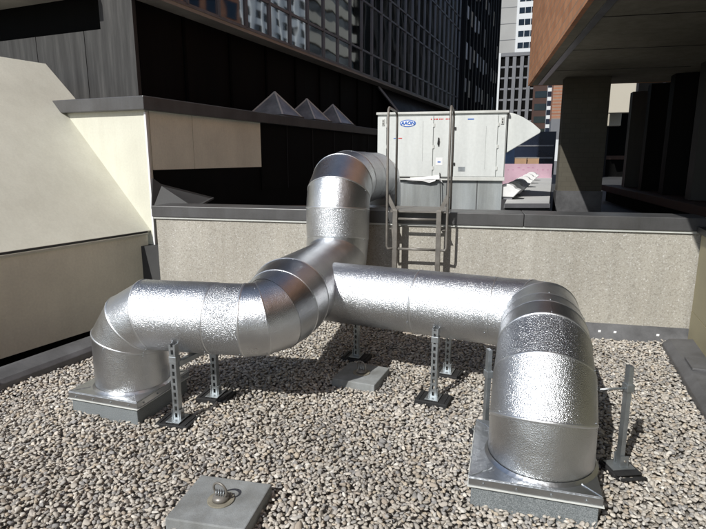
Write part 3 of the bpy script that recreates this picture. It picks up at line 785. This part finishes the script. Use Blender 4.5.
rr = [.232, .228, .224, .222, .222, .222, .223, .226, .236, .256, .272, .272, .280, .286, .288, .288, .285, .28, .275, .27, .268, .265, .265, .265]
run(PL, rr, [(0, 1, 'duct_riser', 'foil_s', [], 0), (1, 2, 'elbow_gore', 'foil_s', [1], .001), (2, 3, 'elbow_gore', 'foil_s', [2], 0), (3, 4, 'duct_section', 'foil', [3], .001),
             (4, 5, 'duct_section', 'foil', [], .002), (5, 6, 'duct_section', 'foil_b', [5], 0),
             (6, 7, 'elbow_gore', 'foil_s', [6], .003), (7, 8, 'elbow_gore', 'foil_s', [7], 0), (8, 9, 'elbow_gore', 'foil_s', [9], .002), (9, 10, 'trunk_section', 'foil_s', [10], .004),
             (10, 12, 'trunk_section', 'foil_s', [], 0), (12, 13, 'elbow_gore', 'foil_s', [13], 0), (13, 14, 'duct_section', 'foil', [14], .002),
             (14, 15, 'elbow_gore', 'foil_s', [15], .001), (15, 16, 'elbow_gore', 'foil_s', [16], .003), (16, 17, 'elbow_gore', 'foil_s', [17], .001),
             (17, 18, 'duct_section', 'foil_b', [18], 0), (18, 19, 'duct_section', 'foil_b', [19], 0), (19, 20, 'elbow_gore', 'foil_s', [20], .001), (20, 21, 'elbow_gore', 'foil_s', [21], .002),
             (21, 22, 'elbow_gore', 'foil_s', [22], .001), (22, 23, 'duct_section', 'foil_s', [], 0)])
# branch to the right, mitred corner, then down into the near curb
Bd = Vector((.70, -.33, 0)).normalized()
Bs = Vector((.197, 3.72, .615))
Rc = Vector((.925, 2.385, 0)); Cn = Vector((1.19, 3.235, .615)); hd = (Vector((Cn.x, Cn.y, 0))-Rc).normalized()
PR = [Vector((-.30, 3.92, .615)), Vector((.46, 3.575, .615)), Vector((.93, 3.355, .615)), Cn+Vector((-.07, .02, 0)),
      Cn+Vector((-.02, -.06, 0)), Rc+hd*.56+Vector((0, 0, .612)), Rc+hd*.44+Vector((0, 0, .605)), Rc+hd*.33+Vector((0, 0, .585)), Rc+hd*.15+Vector((0, 0, .50)), Rc+hd*.03+Vector((0, 0, .34)), Rc+Vector((0, 0, .12))]
rr = [.221, .221, .221, .226, .232, .236, .238, .24, .247, .25, .25]
run(PR, rr, [(0, 1, 'duct_section', 'foil', [], 0), (1, 2, 'duct_section', 'foil', [1], .002), (2, 3, 'duct_section', 'foil', [2], 0), (3, 4, 'mitre_corner', 'foil_s', [3, 4], .001),
             (4, 5, 'elbow_gore', 'foil_s', [5], 0), (5, 6, 'elbow_gore', 'foil_s', [6], .001), (6, 7, 'elbow_gore', 'foil_s', [7], .002), (7, 8, 'elbow_gore', 'foil_b', [8], 0), (8, 9, 'elbow_gore', 'foil', [9], .002),
             (9, 10, 'duct_riser', 'foil_s', [], 0)])

for c_, r_ in ((Lc, .232), (Rc, .25)):
    mb = MB(); b0 = c_-DO; mb.tube([b0+Vector((0, 0, .157)), b0+Vector((0, 0, .160)), b0+Vector((0, 0, .172))], [r_+.016, r_+.012, r_+.001], 72, False); mb.build('base_collar', 'galv', dk)
# curbs
def curb(loc, az, half, h, label):
    r = thing('duct_curb', label, 'duct curb', loc, az, 'square curbs under the duct ends')
    mb = MB(); mb.box(-half, half, -half, half, -.03, h-.045); mb.build('curb_body', 'capsheet', r, .006)
    mb = MB(); f = half+.012; mb.box(-f, f, -f, f, h-.044, h-.004); mb.build('flange_skirt', 'galv', r, .003)
    mb = MB(); mb.box(-f-.006, f+.006, -f-.006, f+.006, h-.048, h-.0445); mb.build('drip_edge', 'unit_trim', r)
    g = half+.010; mb = MB(); mb.box(-g, g, -g, g, h-.0038, h+.002); mb.build('top_plate', 'galv', r, .002)
    for (x, y) in ((1, 1), (1, -1), (-1, 1), (-1, -1)):
        mb = MB(); mb.bar((x*(g-.004), y*(g-.004), h+.003), (x*half*.68, y*half*.68, h+.004), .006, .004); mb.build('corner_fold', 'galv', r)
    for sx_, sy_ in ((1, 0), (-1, 0), (0, 1), (0, -1)):
        for t_ in (-.8, -.27, .27, .8):
            x = sx_*(f+.001) if sx_ else t_*half; y = sy_*(f+.001) if sy_ else t_*half
            mb = MB(); mb.tube([(x, y, h-.026), (x+sx_*.004, y+sy_*.004, h-.026)], .0055, 6); mb.build('screw', 'galv_d', r)
    return r
curb((Lc.x-.02, Lc.y, 0), 18, .25, .155, 'smaller looking square curb under the left duct end')
curb((Rc.x-.035, Rc.y+.02, 0), 16, .275, .155, 'square curb under the big near duct end at right')

# ================================================================== DUCT SUPPORTS
def strut(r, h, w_=.041):
    mb = MB(); t_ = .003; n = int((h-.03)/.045)
    mb.box(-w_/2, -.008, -t_, 0, .018, h); mb.box(.008, w_/2, -t_, 0, .018, h)
    for k in range(n+1):
        z = .018+k*.045; mb.box(-.0079, .0079, -t_+.0002, -.0002, z, min(h, z+.017))
    mb.box(-w_/2, -w_/2+t_, .0002, .036, .018, h); mb.box(w_/2-t_, w_/2, .0002, .036, .018, h)
    mb.box(-w_/2+t_+.0003, -w_/2+.011, .033, .036, .018, h); mb.box(w_/2-.011, w_/2-t_-.0003, .033, .036, .018, h)
    return mb.build('strut_post', 'galv_d', r)
def support(px, py, h, az, label, clamp=None, pad=(.11, .065), thin=False):
    g = gnd(px, py, .02); r = thing('duct_support', label, 'support stand', (g.x, g.y, .01), az, 'galvanised strut stands around the duct')
    strut(r, h) if not thin else MB().box(-.018, .018, 0, .022, .018, h).box(-.018, .018, .0221, .0235, .018, h-.001).build('strut_post', 'galv_d', r, .002)
    mb = MB(); mb.box(-pad[0], pad[0], -pad[1], pad[1]+.03, -.02, .016); pd = mb.build('rubber_pad', 'rubber', r, .005)
    mb = MB()
    for k in range(5): mb.box(-pad[0]+.012+k*.042, -pad[0]+.030+k*.042, -pad[1]+.008, pad[1]+.022, .0155, .0205)
    mb.build('rib', 'rubber', pd)
    mb = MB(); mb.box(-.045, .045, -.05, .07, .0206, .026); mb.box(-.030, -.024, -.004, .04, .026, .085); mb.box(.024, .030, -.004, .04, .026, .085); fp = mb.build('foot_plate', 'galv_d', r, .001)
    mb = MB(); mb.tube([(-.036, .018, .06), (.036, .018, .06)], .006, 6); mb.build('bolt', 'galv_l', fp)
    if clamp:
        z, L_ = clamp
        mb = MB(); s = 1 if L_ > 0 else -1
        mb.box(-.024, .024, -.006, .045 if not thin else .034, z-.015, z+.025); cl = mb.build('clamp', 'galv_d', r, .002)
        if abs(L_) > .05:
            lx = -math.cos(R(az))*.0; mb = MB(); mb.tube([(0, .01, z), (-.0, L_, z)] if thin else [(0, .02, z), (L_, .02, z)], .006, 8); mb.build('threaded_rod', 'galv_d', cl)
    return r
support(177, 421, .50, 14, 'perforated strut stand in front of left duct beside the left curb', (.40, .03))
support(215, 396, .36, 14, 'short strut stand behind left duct on two plates', (.30, .03))
support(356, 357, .44, 20, 'strut stand in the shade behind the trunk duct near the paver', None)
support(433, 399, .50, 24, 'perforated strut stand in front of the middle of right branch', (.42, .03))
support(447, 373, .50, 24, 'strut stand behind right branch, in the duct shadow', None)
support(483, 434, .53, 80, 'strut stand left of the big near duct end', (.378, .12), (.07, .06), True)
support(617, 467, .57, 84, 'strut stand right of the big near duct end', (.45, -.14), (.07, .06), True)
# cross bars joining the stands under the duct
def crossbar(p, q, label):
    p, q = Vector(p), Vector(q)
    m_ = (p+q)/2; r = thing('cross_rail', label, 'rail', (m_.x, m_.y, 0), 0, 'strut rails slung under the duct'); mb = MB()
    mb.bar(p-Vector((m_.x, m_.y, 0)), q-Vector((m_.x, m_.y, 0)), .04, .03); mb.build('rail_bar', 'galv_d', r, .002)
    mb = MB(); mb.bar(p-Vector((m_.x, m_.y, -.006)), p+(q-p)*.08-Vector((m_.x, m_.y, -.006)), .05, .035); mb.build('end_bracket', 'galv_d', r)
a_, b_ = gnd(177, 421, .02), gnd(215, 396, .02)
crossbar((a_.x+.01, a_.y+.03, .375), (b_.x, b_.y, .375), 'short strut rail under the left duct joining two stands')

# ================================================================== ANCHOR PAVERS
def paver(cx, cy, az, sx_, sy_, h, label, lip=.0):
    r = thing('anchor_paver', label, 'paver', (cx, cy, 0), az, 'grey pavers with steel ring anchors')
    mb = MB(); mb.box(-sx_, sx_, -sy_, sy_, -.03, h); mb.build('slab', 'conc', r, .006)
    mb = MB(); n = 28; c0 = [(math.cos(2*math.pi*i/n), math.sin(2*math.pi*i/n)) for i in range(n)]
    mb.prism([(x*.062, y*.062, h) for x, y in c0], (0, 0, .006)); ms = mb.build('grout_patch', paint('stained grout', (.25, .23, .18), .8, 0, .2, 20), r, .002)
    mb = MB(); mb.tube([(0, 0, h+.005), (0, 0, h+.022), (0, 0, h+.030)], [.040, .036, .018], 20); cp = mb.build('anchor_cap', 'galv_l', r)
    mb = MB(); mb.torus((0, -.004, h+.055), .036, .0055, (.25, 1, .12)); mb.build('ring', 'galv_l', r)
    mb = MB()
    for k in range(4): mb.torus((-.02+k*.012, 0, h+.036), .014, .003, (1, .3, 0), 14, 6)
    mb.build('chain', 'galv_d', cp)
    return r
g1 = gnd(221, 500, .06)
paver(g1.x, g1.y, 12, .185, .165, .06, 'square grey paver with steel ring at the bottom of the picture')
g2 = gnd(361.5, 373, .06)
paver(g2.x, g2.y, 22, .16, .17, .062, 'square grey paver with steel ring half in the duct shadow')
